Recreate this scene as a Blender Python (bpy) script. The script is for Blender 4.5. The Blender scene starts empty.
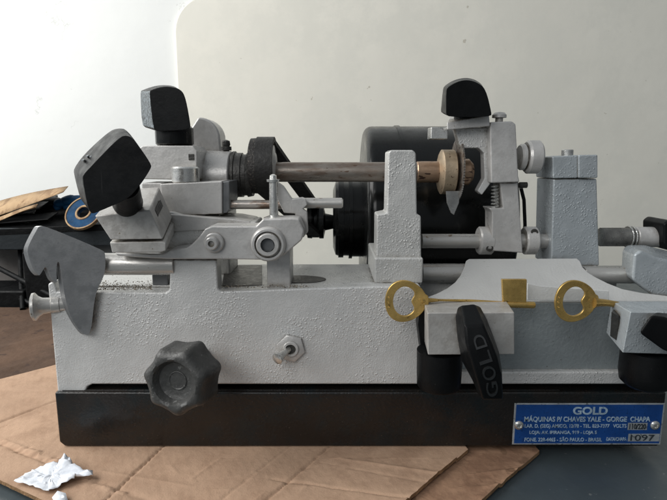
import bpy, bmesh, math, random
from mathutils import Vector, Matrix, noise as mnoise
random.seed(4)
S = bpy.context.scene
COL = S.collection
PI = math.pi
# ------------------------------------------------------------------ camera model (photo is 667x500)
F, CX, CY, PITCH, D, H = 523.0, 333.5, 250.0, math.radians(9.8), 0.40, 0.233
def ray(px, py):
    a = (px-CX)/F; b = (CY-py)/F
    return Vector((a, math.cos(PITCH)+b*math.sin(PITCH), -math.sin(PITCH)+b*math.cos(PITCH)))
def P(px, py, Y):
    r = ray(px, py); return Vector((0,-D,H)) + r*((Y+D)/r.y)
def G(px, py, z=0.0):
    r = ray(px, py); return Vector((0,-D,H)) + r*((z-H)/r.z)
def sc(px, py, Y):                       # metres per pixel at that point
    return (P(px+1, py, Y)-P(px, py, Y)).length

# ------------------------------------------------------------------ materials
def mat(name, col, rough=.5, metal=0.0, var=.12, vscale=14, bump=None, speck=None, col2=None, rvar=.12,
        coat=0.0, stretch=(1,1,1), spec=.5, scratch=None, crack=None, ao=None, c2lo=.45, c2hi=.62):
    m = bpy.data.materials.new(name); m.use_nodes = True
    n, l = m.node_tree.nodes, m.node_tree.links
    b = n['Principled BSDF']
    b.inputs['Metallic'].default_value = metal
    b.inputs['Coat Weight'].default_value = coat
    b.inputs['Coat Roughness'].default_value = .15
    b.inputs['Specular IOR Level'].default_value = spec
    tc = n.new('ShaderNodeTexCoord'); mp = n.new('ShaderNodeMapping'); mp.inputs['Scale'].default_value = stretch
    geo = n.new('ShaderNodeNewGeometry')
    l.new(geo.outputs['Position'], mp.inputs['Vector'])
    def nz(scale, detail=6, rg=.6):
        t = n.new('ShaderNodeTexNoise'); t.inputs['Scale'].default_value = scale
        t.inputs['Detail'].default_value = detail; t.inputs['Roughness'].default_value = rg
        l.new(mp.outputs['Vector'], t.inputs['Vector']); return t
    def ramp(src, lo, hi):
        r = n.new('ShaderNodeMapRange'); r.inputs['From Min'].default_value = lo; r.inputs['From Max'].default_value = hi
        r.interpolation_type = 'SMOOTHSTEP'; l.new(src, r.inputs['Value']); return r.outputs['Result']
    def mix(fac, a, bb):
        x = n.new('ShaderNodeMix'); x.data_type = 'RGBA'; l.new(fac, x.inputs['Factor'])
        for s, v in ((x.inputs['A'], a), (x.inputs['B'], bb)):
            if isinstance(v, tuple): s.default_value = (*v, 1)
            else: l.new(v, s)
        return x.outputs['Result']
    lo = tuple(c*(1-var) for c in col); hi = tuple(min(1, c*(1+var)) for c in col)
    n1 = nz(vscale)
    c = mix(ramp(n1.outputs['Fac'], .3, .7), lo, hi)
    if col2:
        n2 = nz(vscale*2.7, 8, .7)
        c = mix(ramp(n2.outputs['Fac'], c2lo, c2hi), c, col2)
    if speck:
        sc_, thr, scol = speck
        n3 = nz(sc_, 3, .5)
        c = mix(ramp(n3.outputs['Fac'], thr, thr+.035), c, scol)
    if crack:
        ks, kw, kc = crack
        kn = nz(ks, 5, .6); sb = n.new('ShaderNodeMath'); sb.operation = 'SUBTRACT'; sb.inputs[1].default_value = .5; l.new(kn.outputs['Fac'], sb.inputs[0])
        ab_ = n.new('ShaderNodeMath'); ab_.operation = 'ABSOLUTE'; l.new(sb.outputs[0], ab_.inputs[0])
        line = ramp(ab_.outputs[0], kw, 0.0); km = nz(ks*.9+1.7, 1, .5); kk = n.new('ShaderNodeMath'); kk.operation = 'MULTIPLY'
        l.new(line, kk.inputs[0]); l.new(ramp(km.outputs['Fac'], .60, .66), kk.inputs[1])
        c = mix(kk.outputs[0], c, kc)
    if scratch:
        ss, samt, scl = scratch
        w = n.new('ShaderNodeTexNoise'); w.inputs['Scale'].default_value = ss; w.inputs['Detail'].default_value = 3
        mp2 = n.new('ShaderNodeMapping'); mp2.inputs['Scale'].default_value = (1, 1, .06); mp2.inputs['Rotation'].default_value = (.6, .9, .3)
        l.new(geo.outputs['Position'], mp2.inputs['Vector']); l.new(mp2.outputs['Vector'], w.inputs['Vector'])
        c = mix(ramp(w.outputs['Fac'], samt, samt+.03), c, scl)
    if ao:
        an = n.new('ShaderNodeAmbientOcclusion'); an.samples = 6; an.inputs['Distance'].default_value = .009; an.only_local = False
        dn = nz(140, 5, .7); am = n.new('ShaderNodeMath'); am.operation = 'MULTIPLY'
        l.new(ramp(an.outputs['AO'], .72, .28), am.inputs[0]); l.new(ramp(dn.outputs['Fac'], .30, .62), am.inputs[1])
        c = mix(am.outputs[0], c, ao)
    l.new(c, b.inputs['Base Color'])
    n4 = nz(vscale*3.1)
    r = n.new('ShaderNodeMapRange'); r.inputs['To Min'].default_value = max(.03, rough-rvar); r.inputs['To Max'].default_value = min(1, rough+rvar)
    r.inputs['From Min'].default_value = .3; r.inputs['From Max'].default_value = .7
    l.new(n4.outputs['Fac'], r.inputs['Value']); l.new(r.outputs['Result'], b.inputs['Roughness'])
    prev = None
    for bb_ in (bump or []):
        bs, bd = bb_[:2]
        t = nz(bs, 2 if len(bb_) > 2 else 4, .5)
        bp = n.new('ShaderNodeBump'); bp.inputs['Distance'].default_value = bd; bp.inputs['Strength'].default_value = 1
        h = t.outputs['Fac']
        if len(bb_) > 2:
            vo = n.new('ShaderNodeTexVoronoi'); vo.feature = 'SMOOTH_F1'; vo.inputs['Scale'].default_value = bs*.62; vo.inputs['Smoothness'].default_value = .35
            ds = n.new('ShaderNodeVectorMath'); ds.operation = 'MULTIPLY_ADD'; ds.inputs[1].default_value = (.0016,)*3
            l.new(nz(bs*.5, 2).outputs['Color'], ds.inputs[0]); l.new(mp.outputs['Vector'], ds.inputs[2]); l.new(ds.outputs[0], vo.inputs['Vector'])
            mu = n.new('ShaderNodeMath'); mu.operation = 'MULTIPLY'
            l.new(ramp(vo.outputs['Distance'], .55, .08), mu.inputs[0]); l.new(ramp(nz(bs*.33, 2).outputs['Fac'], .34, .60), mu.inputs[1]); h = mu.outputs[0]
        l.new(h, bp.inputs['Height'])
        if len(bb_) > 4:                      # lumps fade in and out over the surface
            pn = nz(bb_[4], 2, .5); l.new(ramp(pn.outputs['Fac'], .36, .62), bp.inputs['Strength'])
        if prev: l.new(prev, bp.inputs['Normal'])
        prev = bp.outputs['Normal']
    if prev: l.new(prev, b.inputs['Normal'])
    return m

M = {}
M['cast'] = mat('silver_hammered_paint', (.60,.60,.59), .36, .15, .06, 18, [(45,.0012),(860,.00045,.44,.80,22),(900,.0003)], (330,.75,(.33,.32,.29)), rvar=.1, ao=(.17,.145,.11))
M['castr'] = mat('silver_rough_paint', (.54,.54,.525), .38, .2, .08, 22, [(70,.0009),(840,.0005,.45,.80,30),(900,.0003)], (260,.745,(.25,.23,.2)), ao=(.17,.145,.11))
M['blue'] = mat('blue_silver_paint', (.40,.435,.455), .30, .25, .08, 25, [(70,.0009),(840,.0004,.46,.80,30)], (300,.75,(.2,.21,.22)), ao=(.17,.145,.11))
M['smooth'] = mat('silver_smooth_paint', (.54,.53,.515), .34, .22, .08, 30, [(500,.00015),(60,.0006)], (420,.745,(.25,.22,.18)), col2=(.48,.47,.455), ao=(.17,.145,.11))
M['plate'] = mat('dull_grey_plate', (.17,.175,.18), .42, .35, .14, 28, [(700,.00010),(50,.0003)], (120,.70,(.10,.10,.11)), col2=(.135,.14,.145))
M['edge'] = mat('bare_metal_lit_edge', (.72,.73,.72), .35, .15, .08, 40, [(500,.0002)])
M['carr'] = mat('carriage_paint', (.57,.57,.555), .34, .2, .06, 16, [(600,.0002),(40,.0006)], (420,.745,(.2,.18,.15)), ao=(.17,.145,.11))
M['apron']  = mat('apron_shade_paint', (.27,.30,.31), .42, .3, .10, 20, [(400,.0004)], (300,.70,(.15,.14,.13)))  # shade under the carriage is put into this darker colour
M['steel']  = mat('worn_steel', (.42,.39,.36), .34, .8, .15, 60, [(900,.0001)], None, col2=(.22,.15,.11), stretch=(.35,1,1))
M['rust'] = mat('rusty_shaft_steel', (.27,.24,.21), .36, .7, .12, 50, [(700,.0001)], (330,.63,(.13,.085,.06)), col2=(.18,.13,.10), stretch=(.3,1,1), c2lo=.38, c2hi=.68)
M['copper'] = mat('brown_arbor_metal', (.36,.24,.16), .36, .75, .25, 60, [(500,.0003)], (300,.58,(.10,.06,.045)), stretch=(.4,1,1))
M['wheel']  = mat('tan_worn_collar', (.42,.33,.23), .42, .6, .18, 70, [(700,.0002)], (350,.64,(.15,.1,.07)))
M['rod']    = mat('painted_rod', (.47,.46,.44), .33, .55, .08, 30, [(700,.0001)], (200,.68,(.25,.2,.15)), stretch=(.5,1,1))
M['brass'] = mat('key_brass', (.60,.40,.13), .30, .75, .16, 90, [(600,.00008)], (300,.70,(.30,.185,.06)))
M['zinc']   = mat('bright_zinc', (.62,.62,.60), .28, .8, .10, 60, [(800,.0001)], (300,.66,(.3,.28,.25)))
M['knob'] = mat('black_satin_plastic', (.006,.0065,.007), .38, 0, .25, 40, [(500,.00008),(60,.0002)], (420,.735,(.04,.04,.04)), scratch=(260,.73,(.02,.02,.02)), spec=.13)
M['jaw'] = mat('stained_shaded_jaw_paint', (.44,.43,.41), .40, .2, .14, 35, [(500,.00015),(70,.0005)], (300,.70,(.25,.22,.18)), col2=(.37,.355,.335), ao=(.14,.115,.085), scratch=(200,.70,(.58,.57,.55)))
M['knobwornlit'] = mat('black_plastic_worn_lit', (.05,.06,.065), .5, 0, .3, 90, [(420,.0005)], (560,.50,(.17,.20,.22)))
M['lobed']  = mat('dark_grey_bakelite', (.046,.046,.044), .5, 0, .2, 50, [(300,.0006)], (330,.66,(.13,.13,.125)))
M['enamel'] = mat('black_enamel', (.003,.0035,.0035), .32, 0, .3, 20, [(50,.0002)], (700,.76,(.05,.05,.05)), spec=.12, coat=.35)
M['screwm'] = mat('oily_screw_steel', (.36,.36,.35), .32, .75, .2, 80, [(700,.0001)])
M['basebox'] = mat('brown_black_base_paint', (.013,.0105,.009), .26, 0, .3, 14, [(420,.0005),(40,.0006)], (620,.69,(.07,.05,.038)), col2=(.008,.011,.012), spec=.35, coat=.25)
M['belt']   = mat('rubber_belt', (.014,.013,.012), .6, 0, .25, 60, [(400,.0005)])
M['ironblk']= mat('knurled_black_iron', (.035,.032,.030), .5, .3, .3, 60, [(500,.001)], (500,.60,(.10,.085,.07)))
M['bluetag']= mat('blue_enamel_plate', (.009,.066,.27), .34, .15, .15, 60, [(300,.0002)], (420,.66,(.004,.03,.12)))
M['tagsilv']= mat('silver_plate_metal', (.50,.53,.55), .35, .5, .2, 80, [(500,.0002)], (260,.60,(.25,.27,.28)))
M['tagtext']= mat('silver_lettering', (.42,.55,.66), .4, .2, .25, 160, None, (500,.62,(.15,.28,.45)))
M['ink']    = mat('black_ink', (.02,.03,.04), .6)
M['card'] = mat('cardboard', (.45,.30,.205), .8, 0, .10, 9, [(150,.0006),(900,.0002)], (60,.71,(.36,.22,.14)), col2=(.35,.225,.15), spec=.2, crack=(22,.018,(.29,.17,.105)), c2lo=.4, c2hi=.7)
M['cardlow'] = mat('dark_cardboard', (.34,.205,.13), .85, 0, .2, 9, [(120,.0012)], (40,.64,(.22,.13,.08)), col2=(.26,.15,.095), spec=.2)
M['cardback'] = mat('painted_shade_cardboard', (.105,.066,.046), .85, 0, .3, 7, [(120,.0012)], (40,.64,(.07,.045,.035)), col2=(.09,.058,.042), spec=.15)  # shade behind the machine is put into this darker colour
M['letter'] = mat('glossy_raised_plastic', (.02,.021,.022), .22, 0, .2, 60, [(500,.0001)], spec=.7)
M['cardedge']=mat('torn_cardboard_edge', (.27,.165,.09), .9, 0, .3, 60, [(600,.001)], spec=.1)
M['tan'] = mat('tan_kraft_sheet', (.42,.29,.17), .8, 0, .12, 25, [(90,.001)], None, col2=(.24,.15,.085), stretch=(1,.2,1), spec=.2)
M['beige'] = mat('dull_beige_panel', (.19,.175,.165), .8, 0, .15, 12, [(90,.001)])
M['wall'] = mat('white_plaster_wall', (.80,.815,.80), .7, 0, .015, 3, [(14,.0010),(60,.0003)], (38,.76,(.6,.6,.58)), spec=.2, crack=(7,.005,(.66,.67,.65)))
M['board'] = mat('cream_board', (.80,.78,.70), .55, 0, .03, 3, [(9,.0012),(50,.0003)], (55,.735,(.58,.55,.47)), spec=.25, col2=(.765,.75,.675))
M['table'] = mat('dark_teal_tabletop', (.070,.088,.096), .36, .1, .15, 12, [(200,.00015)], (330,.72,(.16,.17,.17)), scratch=(120,.69,(.17,.18,.18)))
M['dark']   = mat('black_leatherette', (.005,.0055,.006), .5, 0, .3, 20, [(120,.001)], spec=.13)
M['darkmetal']= mat('dark_grey_strip', (.018,.022,.025), .5, .1, .2, 20, [(200,.0004)], spec=.2)
M['bluep'] = mat('blue_plastic_film', (.005,.042,.105), .6, 0, .3, 60, [(90,.001)], spec=.12)
M['paper']  = mat('white_tissue_paper', (.72,.75,.80), .85, 0, .06, 50, [(180,.0006)], spec=.2)
M['cavity'] = mat('oily_dark_metal', (.05,.048,.044), .4, .3, .3, 60, [(500,.0006)])
M['dirt']   = mat('brass_swarf_dirt', (.20,.175,.14), .8, 0, .5, 300, [(500,.002)], (420,.55,(.40,.34,.26)))

# ------------------------------------------------------------------ object helpers
def children_loc(parent):
    v = Vector((0,0,0)); o = parent
    while o is not None: v += o.location; o = o.parent
    return v
def finish(name, bm, m, parent=None, bevel=0, seg=2, smooth=True, mods=()):
    bmesh.ops.remove_doubles(bm, verts=bm.verts, dist=1e-6)
    bmesh.ops.recalc_face_normals(bm, faces=bm.faces)
    c = sum((v.co for v in bm.verts), Vector())/max(1, len(bm.verts))
    for v in bm.verts: v.co -= c
    for f in bm.faces: f.smooth = smooth
    for e in bm.edges:
        if len(e.link_faces) == 2 and e.calc_face_angle(0) > math.radians(38): e.smooth = False
    me = bpy.data.meshes.new(name); bm.to_mesh(me); bm.free()
    o = bpy.data.objects.new(name, me); COL.objects.link(o)
    if isinstance(m, str): me.materials.append(M[m])
    else:
        for k in m: me.materials.append(M[k])
    if bevel:
        b = o.modifiers.new('bevel', 'BEVEL'); b.width = bevel; b.segments = seg; b.limit_method = 'ANGLE'
        b.angle_limit = math.radians(32); b.harden_normals = True
    if parent: o.parent = parent; o.location = c - children_loc(parent)
    else: o.location = c
    return o
def empty(name, loc, label=None, cat=None, parent=None):
    o = bpy.data.objects.new(name, None); COL.objects.link(o); o.empty_display_size = .02
    o.location = loc
    if parent: o.parent = parent; o.location = Vector(loc)-children_loc(parent)
    if label: o['label'] = label; o['category'] = cat
    return o
def tag(o, label, cat, group=None):
    o['label'] = label; o['category'] = cat
    if group: o['group'] = group
    return o
def loft(bm, A, B, caps=True, mi=0):
    n = len(A); va = [bm.verts.new(p) for p in A]; vb = [bm.verts.new(p) for p in B]
    for i in range(n):
        j = (i+1) % n; f = bm.faces.new((va[i], va[j], vb[j], vb[i])); f.material_index = mi
    if caps:
        for k in (va, vb): f = bm.faces.new(k); f.material_index = mi
    return va, vb
def plate(bm, pts, Y0, Y1):              # pixel outline at depth Y0, pushed straight back to depth Y1
    A = [P(x, y, Y0) for x, y in pts]
    B = [Vector((a.x, Y1, a.z)) for a in A]
    loft(bm, A, B)
def skew(bm, f, Yf, b, Yb):
    loft(bm, [P(x, y, Yf) for x, y in f], [P(x, y, Yb) for x, y in b])
def box(bm, x0, x1, y0, y1, Y0, Y1):
    xm0 = P(x0, (y0+y1)/2, Y0).x; xm1 = P(x1, (y0+y1)/2, Y0).x
    z0 = P((x0+x1)/2, y1, Y0).z; z1 = P((x0+x1)/2, y0, Y0).z
    wbox(bm, xm0, xm1, Y0, Y1, z0, z1)
def wbox(bm, x0, x1, y0, y1, z0, z1):
    A = [Vector((x0,y0,z0)), Vector((x1,y0,z0)), Vector((x1,y0,z1)), Vector((x0,y0,z1))]
    loft(bm, A, [Vector((a.x, y1, a.z)) for a in A])
def lathe(bm, o, ax, prof, seg=40, radf=None, capped=True):
    ax = Vector(ax).normalized(); u = ax.orthogonal().normalized(); v = ax.cross(u); rings = []
    o = Vector(o)
    for h, r in prof:
        rings.append([bm.verts.new(o + ax*h + (u*math.cos(2*PI*i/seg)+v*math.sin(2*PI*i/seg))*(r*(radf(2*PI*i/seg) if radf else 1))) for i in range(seg)])
    for a, b in zip(rings, rings[1:]):
        for i in range(seg):
            j = (i+1) % seg; bm.faces.new((a[i], a[j], b[j], b[i]))
    if capped:
        for r in (rings[0], rings[-1]): bm.faces.new(r)
def cylx(bm, px0, px1, pyc, rpx, Y, cham=.12, seg=40):       # cylinder along X between two pixel columns
    a = P(px0, pyc, Y); b = P(px1, pyc, Y); z = (a.z+b.z)/2; r = rpx*sc(px0, pyc, Y); L = abs(b.x-a.x); c = min(cham*r, L*.3)
    lathe(bm, (min(a.x,b.x), Y, z), (1,0,0), [(0, r-c), (c, r), (L-c, r), (L, r-c)], seg)
def cyly(bm, px, py, rpx, Y0, Y1, cham=.12, seg=32):         # axis towards the back
    a = P(px, py, Y0); r = rpx*sc(px, py, Y0); L = Y1-Y0; c = min(cham*r, L*.3)
    lathe(bm, a, (0,1,0), [(0, r-c), (c, r), (L, r)], seg)
def cylz(bm, px, py0, py1, rpx, Y, cham=.12, seg=32, taper=1.0):
    a = P(px, py1, Y); b = P(px, py0, Y); r = rpx*sc(px, py1, Y); L = b.z-a.z; c = min(cham*r, L*.3)
    lathe(bm, (a.x, Y, a.z), (0,0,1), [(0, r-c), (c, r), (L-c, r*taper), (L, (r-c)*taper)], seg)
def tube(bm, pts, r, seg=12):
    pts = [Vector(p) for p in pts]; rings = []
    for i, p in enumerate(pts):
        t = (pts[min(i+1, len(pts)-1)]-pts[max(i-1, 0)]).normalized()
        u = t.cross(Vector((.13,.31,.94))).normalized(); v = t.cross(u)
        rr = r[i] if isinstance(r, (list, tuple)) else r
        rings.append([bm.verts.new(p+(u*math.cos(2*PI*k/seg)+v*math.sin(2*PI*k/seg))*rr) for k in range(seg)])
    for a, b in zip(rings, rings[1:]):
        for i in range(seg): bm.faces.new((a[i], a[(i+1)%seg], b[(i+1)%seg], b[i]))
    for q in (rings[0], rings[-1]): bm.faces.new(q)
def NB(): return bmesh.new()
def smoothpoly(pts, it=2):               # corner-cutting on a closed outline
    for _ in range(it):
        out = []
        for i in range(len(pts)):
            a = pts[i]; b = pts[(i+1) % len(pts)]
            out.append((a[0]*.75+b[0]*.25, a[1]*.75+b[1]*.25)); out.append((a[0]*.25+b[0]*.75, a[1]*.25+b[1]*.75))
        pts = out
    return pts
def lettering(name, s, O, U, V, w, h, m, parent, depth=.0004, bold=.0, spacing=1.0):
    cu = bpy.data.curves.new(name, 'FONT'); cu.body = s; cu.size = 1; cu.extrude = .02; cu.offset = bold; cu.space_character = spacing
    to = bpy.data.objects.new('tmp', cu); COL.objects.link(to)
    dg = bpy.context.evaluated_depsgraph_get(); me = bpy.data.meshes.new_from_object(to.evaluated_get(dg))
    bpy.data.objects.remove(to)
    xs = [v.co.x for v in me.vertices]; ys = [v.co.y for v in me.vertices]
    x0, x1, y0, y1 = min(xs), max(xs), min(ys), max(ys)
    O = Vector(O); U = Vector(U).normalized(); V = Vector(V).normalized(); N = U.cross(V)
    bm = NB(); bm.from_mesh(me)
    for v in bm.verts:
        v.co = O + U*((v.co.x-x0)/(x1-x0)*w) + V*((v.co.y-y0)/(y1-y0)*h) + N*(v.co.z/.02*depth)
    o = finish(name, bm, m, parent, smooth=False)
    return o

# ------------------------------------------------------------------ setting
def structure(o): o['kind'] = 'structure'; return o
WY = .80
bm = NB(); wbox(bm, -3.0, 2.6, WY, WY+.1, -.9, 2.6)
structure(finish('wall', bm, 'wall'))
bm = NB(); wbox(bm, -2.2, 2.2, -.75, WY-.004, -.05, -.0095)
structure(finish('tabletop', bm, 'table', bevel=.003))

# cream board with a round corner, leaning flat on the wall
bm = NB(); a = P(181, 150, WY-.012); t = P(300, -4, WY-.012)
x0, x1, z0, z1, r = a.x, a.x+2.2, -.0122, t.z, .075
pts = [(x0, z0), (x1, z0), (x1, z1-r)]
for k in range(1, 9): pts.append((x1-r+r*math.cos(PI/2*k/8), z1-r+r*math.sin(PI/2*k/8)))
for k in range(0, 13): pts.append((x0+r-r*math.sin(PI/2*k/12)*1.0, z1-r+r*math.cos(PI/2*k/12)))
A = [Vector((x, WY-.012, z)) for x, z in pts]; loft(bm, A, [Vector((p.x, WY-.001, p.z)) for p in A])
tag(finish('wall_board', bm, 'board', bevel=.0015), 'large cream board with rounded corner standing flat against the white wall', 'board')

def sheet(pts, z, th, creases, seed, n=110, amp=.0012):
    bm = NB(); xs = [p[0] for p in pts]; ys = [p[1] for p in pts]
    x0, x1, y0, y1 = min(xs), max(xs), min(ys), max(ys)
    gv = [[bm.verts.new((x0+(x1-x0)*i/n, y0+(y1-y0)*j/n, z)) for i in range(n+1)] for j in range(n+1)]
    for j in range(n):
        for i in range(n): bm.faces.new((gv[j][i], gv[j][i+1], gv[j+1][i+1], gv[j+1][i]))
    for k in range(len(pts)):
        a = Vector((*pts[k], 0)); b = Vector((*pts[(k+1) % len(pts)], 0)); nn = Vector(((b-a).y, -(b-a).x, 0)).normalized()
        bmesh.ops.bisect_plane(bm, geom=bm.verts[:]+bm.edges[:]+bm.faces[:], plane_co=a, plane_no=nn, clear_outer=True)
    for v in bm.verts:
        dz = amp*(mnoise.noise(Vector((v.co.x*9+seed, v.co.y*9, 0)))-.2)
        for (cx0, cy0, cx1, cy1, w, h) in creases:
            a = Vector((cx0, cy0, 0)); b = Vector((cx1, cy1, 0)); t = max(0, min(1, (v.co.xy.to_3d()-a).dot(b-a)/(b-a).length_squared))
            d = (v.co.xy.to_3d()-(a+(b-a)*t)).length + .0012*mnoise.noise(v.co*70)
            dz += h*math.exp(-(abs(d)/w)**1.3)
        dz += .00004*math.sin((v.co.x*.9+v.co.y*.45)*2*PI/.0065) if amp > .001 else 0
        under = (-.235 < v.co.x < .29 and -.02 < v.co.y < .33)
        if under: dz = min(dz, -.0004)
        v.co.z += dz
        v.co.xy += Vector((mnoise.noise(v.co*160), mnoise.noise(v.co*160+Vector((5,5,5)))))*.00022
    ret = bmesh.ops.extrude_face_region(bm, geom=bm.faces[:])
    for g in ret['geom']:
        if isinstance(g, bmesh.types.BMVert): g.co.z -= th
    bmesh.ops.recalc_face_normals(bm, faces=bm.faces)
    for f in bm.faces:
        if abs(f.normal.z) < .5: f.material_index = 1
    return bm
def gxy(px, py, z=0): v = G(px, py, z); return (v.x, v.y)
def cr(x0, y0, x1, y1, w, h): return (*gxy(x0, y0), *gxy(x1, y1), w*.62, h*.62)
# lower sheet
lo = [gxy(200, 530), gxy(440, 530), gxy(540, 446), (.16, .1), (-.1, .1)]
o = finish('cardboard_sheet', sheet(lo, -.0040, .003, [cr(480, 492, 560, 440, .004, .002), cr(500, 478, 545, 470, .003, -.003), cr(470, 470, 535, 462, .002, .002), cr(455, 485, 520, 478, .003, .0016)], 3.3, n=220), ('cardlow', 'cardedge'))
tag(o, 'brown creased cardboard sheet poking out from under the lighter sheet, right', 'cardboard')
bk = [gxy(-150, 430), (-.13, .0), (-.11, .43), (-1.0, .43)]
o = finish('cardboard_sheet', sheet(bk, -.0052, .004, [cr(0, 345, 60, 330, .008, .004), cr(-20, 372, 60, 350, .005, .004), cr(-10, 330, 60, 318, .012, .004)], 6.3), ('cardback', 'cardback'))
tag(o, 'cardboard sheet with shade in its colour behind the machine at the left', 'cardboard')
up = [gxy(-50, 455), gxy(-10, 474), gxy(34, 506), gxy(60, 525), gxy(378, 525), gxy(468, 449), (.10, .05), (.0, .12), gxy(100, 352), gxy(-50, 392)]
cs = [cr(-20, 430, 80, 392, .0022, -.0028), cr(165, 444, 105, 500, .0017, -.0026), cr(240, 445, 190, 480, .002, .0010), cr(-5, 441, 60, 466, .003, -.0026), cr(-5, 437, 60, 461, .0025, .0022), cr(60, 468, 150, 500, .005, -.002),
      cr(270, 478, 420, 500, .0016, -.002), cr(300, 452, 460, 478, .003, .0018), cr(330, 446, 265, 500, .0018, -.0024), cr(320, 462, 440, 486, .0016, -.0009), cr(290, 446, 220, 500, .0014, -.0012), cr(470, 449, 400, 505, .004, .0016), cr(100, 470, 190, 486, .003, .0009)]
rt = random.Random(5)
for k in range(26):
    t = k/25; x = -6+t*120; y = 438+t*52+2*math.sin(t*9)
    cs.append(cr(x, y, x+rt.uniform(4, 11), y+rt.uniform(-3, 4), rt.uniform(.0012, .003), rt.choice((-1, 1))*rt.uniform(.0012, .0028)))
for k in range(16):
    x = rt.uniform(60, 430); y = rt.uniform(452, 498)
    cs.append(cr(x, y, x+rt.uniform(-30, 40), y+rt.uniform(-6, 9), rt.uniform(.0016, .004), rt.choice((-1, 1))*rt.uniform(.0005, .0012)))
o = finish('cardboard_sheet', sheet(up, 0.0, .003, cs, 8.1, n=380, amp=.0013), ('card', 'cardedge'))
tag(o, 'light brown cardboard sheet under the machine, with torn paper scrap on it', 'cardboard')

# torn tissue scrap
bm = NB(); rnd = random.Random(2)
out = [(14,483),(22,480),(30,475),(36,472),(46,467),(56,465),(62,467),(70,471),(80,474),(92,475),(94,479),(86,482),(76,482),(68,486),(58,489),(48,494),(40,492),(30,488),(22,486)]
dense = []
for i_ in range(len(out)):
    a_, b2 = out[i_], out[(i_+1) % len(out)]
    for k_ in range(4): dense.append((a_[0]+(b2[0]-a_[0])*k_/4+rnd.uniform(-.8,.8), a_[1]+(b2[1]-a_[1])*k_/4+rnd.uniform(-.35,.35)))
out = dense
c = G(52, 478); N_ = len(out); RR = 9; grid_ = []
for k in range(1, RR+1):
    row = []
    for i, (x, y) in enumerate(out):
        t = k/RR; p = c.lerp(G(x, y), t); q_ = p*90
        h = .0011 + .0024*abs(mnoise.noise(q_)) + .0020*abs(mnoise.noise(q_*2.7)) + .0010*abs(mnoise.noise(q_*6))
        if x > 62: h += .004*t*max(0, math.sin((x-60)*.11))*(1 if y < 483 else .3)
        h += .004*math.exp(-((p-G(66,470)).length/.006)**2) + .003*math.exp(-((p-G(90,478)).length/.006)**2)
        row.append(bm.verts.new(p+Vector((.0012*mnoise.noise(q_*3), .0012*mnoise.noise(q_*3+Vector((9,9,9))), h))))
    grid_.append(row)
cv = bm.verts.new(c+Vector((0,0,.0018)))
for i in range(N_): bm.faces.new((cv, grid_[0][i], grid_[0][(i+1)%N_]))
for a_, b2 in zip(grid_, grid_[1:]):
    for i in range(N_): bm.faces.new((a_[i], b2[i], b2[(i+1)%N_], a_[(i+1)%N_]))
# loose curl standing up
cl_ = [[bm.verts.new(G(58+u*16, 468-3*math.sin(u*PI)+v*4)+Vector((0,0,.003+.006*math.sin(u*PI)*(1-v*.5)+.0012*math.sin(u*17)))) for v in (0,.5,1)] for u in [k/9 for k in range(10)]]
for a_, b2 in zip(cl_, cl_[1:]):
    for k in range(2): bm.faces.new((a_[k], a_[k+1], b2[k+1], b2[k]))
o = finish('paper_scrap', bm, 'paper'); so = o.modifiers.new('sol', 'SOLIDIFY'); so.thickness = .0002
tag(o, 'torn crumpled white tissue scrap lying on the cardboard at the left', 'paper scrap')
bm = NB(); q = [bm.verts.new(G(x, y)+Vector((0,0,h))) for x, y, h in ((52,499,.001),(58,496,.004),(66,497,.003),(68,503,.002),(56,506,.001))]; bm.faces.new(q)
o = finish('paper_scrap', bm, 'paper'); so = o.modifiers.new('sol', 'SOLIDIFY'); so.thickness = .0004
tag(o, 'tiny white paper bit at the bottom edge in front of the torn scrap', 'paper scrap')

# dark things behind at the left
TB = -.0095
bm = NB(); box(bm, -70, 112, 228, 250, .50, .66)
st = empty('storage_rack', (P(20,250,.55).x, .58, TB), 'low black storage rack with thin slanted legs behind the machine, left', 'rack')
finish('top_panel', bm, 'darkmetal', st, bevel=.002)
ztop = P(20, 228, .50).z
bm = NB(); wbox(bm, P(-68,240,.5).x, P(110,240,.5).x, .655, .668, P(20,250,.5).z-.002, ztop+.02); finish('rear_rail', bm, 'dark', st)
for (a, b) in (((-40,248),(60,300)), ((-60,262),(45,318)), ((20,250),(24,322)), ((105,250),(107,322))):
    bm = NB(); p0 = P(*a, .53); p1 = P(*b, .415); p1.z = max(p1.z, TB+.004) if b[1] < 318 else TB+.004
    tube(bm, [p0, p1], .0042); finish('leg', bm, 'dark', st)
bm = NB(); box(bm, 24, 118, 252, 312, .43, .52); box(bm, -70, 25, 291, 312, .435, .515)
o = finish('black_case', bm, 'dark', bevel=.004, seg=3)
o.location.z += 0
tag(o, 'black box standing on the table underneath the storage rack', 'box')
bm = NB(); box(bm, -90, 36, 240, 306, .60, .68)  # added panel that dims the wall in the gap behind the legs
tag(finish('panel', bm, 'beige', bevel=.002), 'dull beige carton added behind the slanted legs of the storage rack', 'box')
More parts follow.
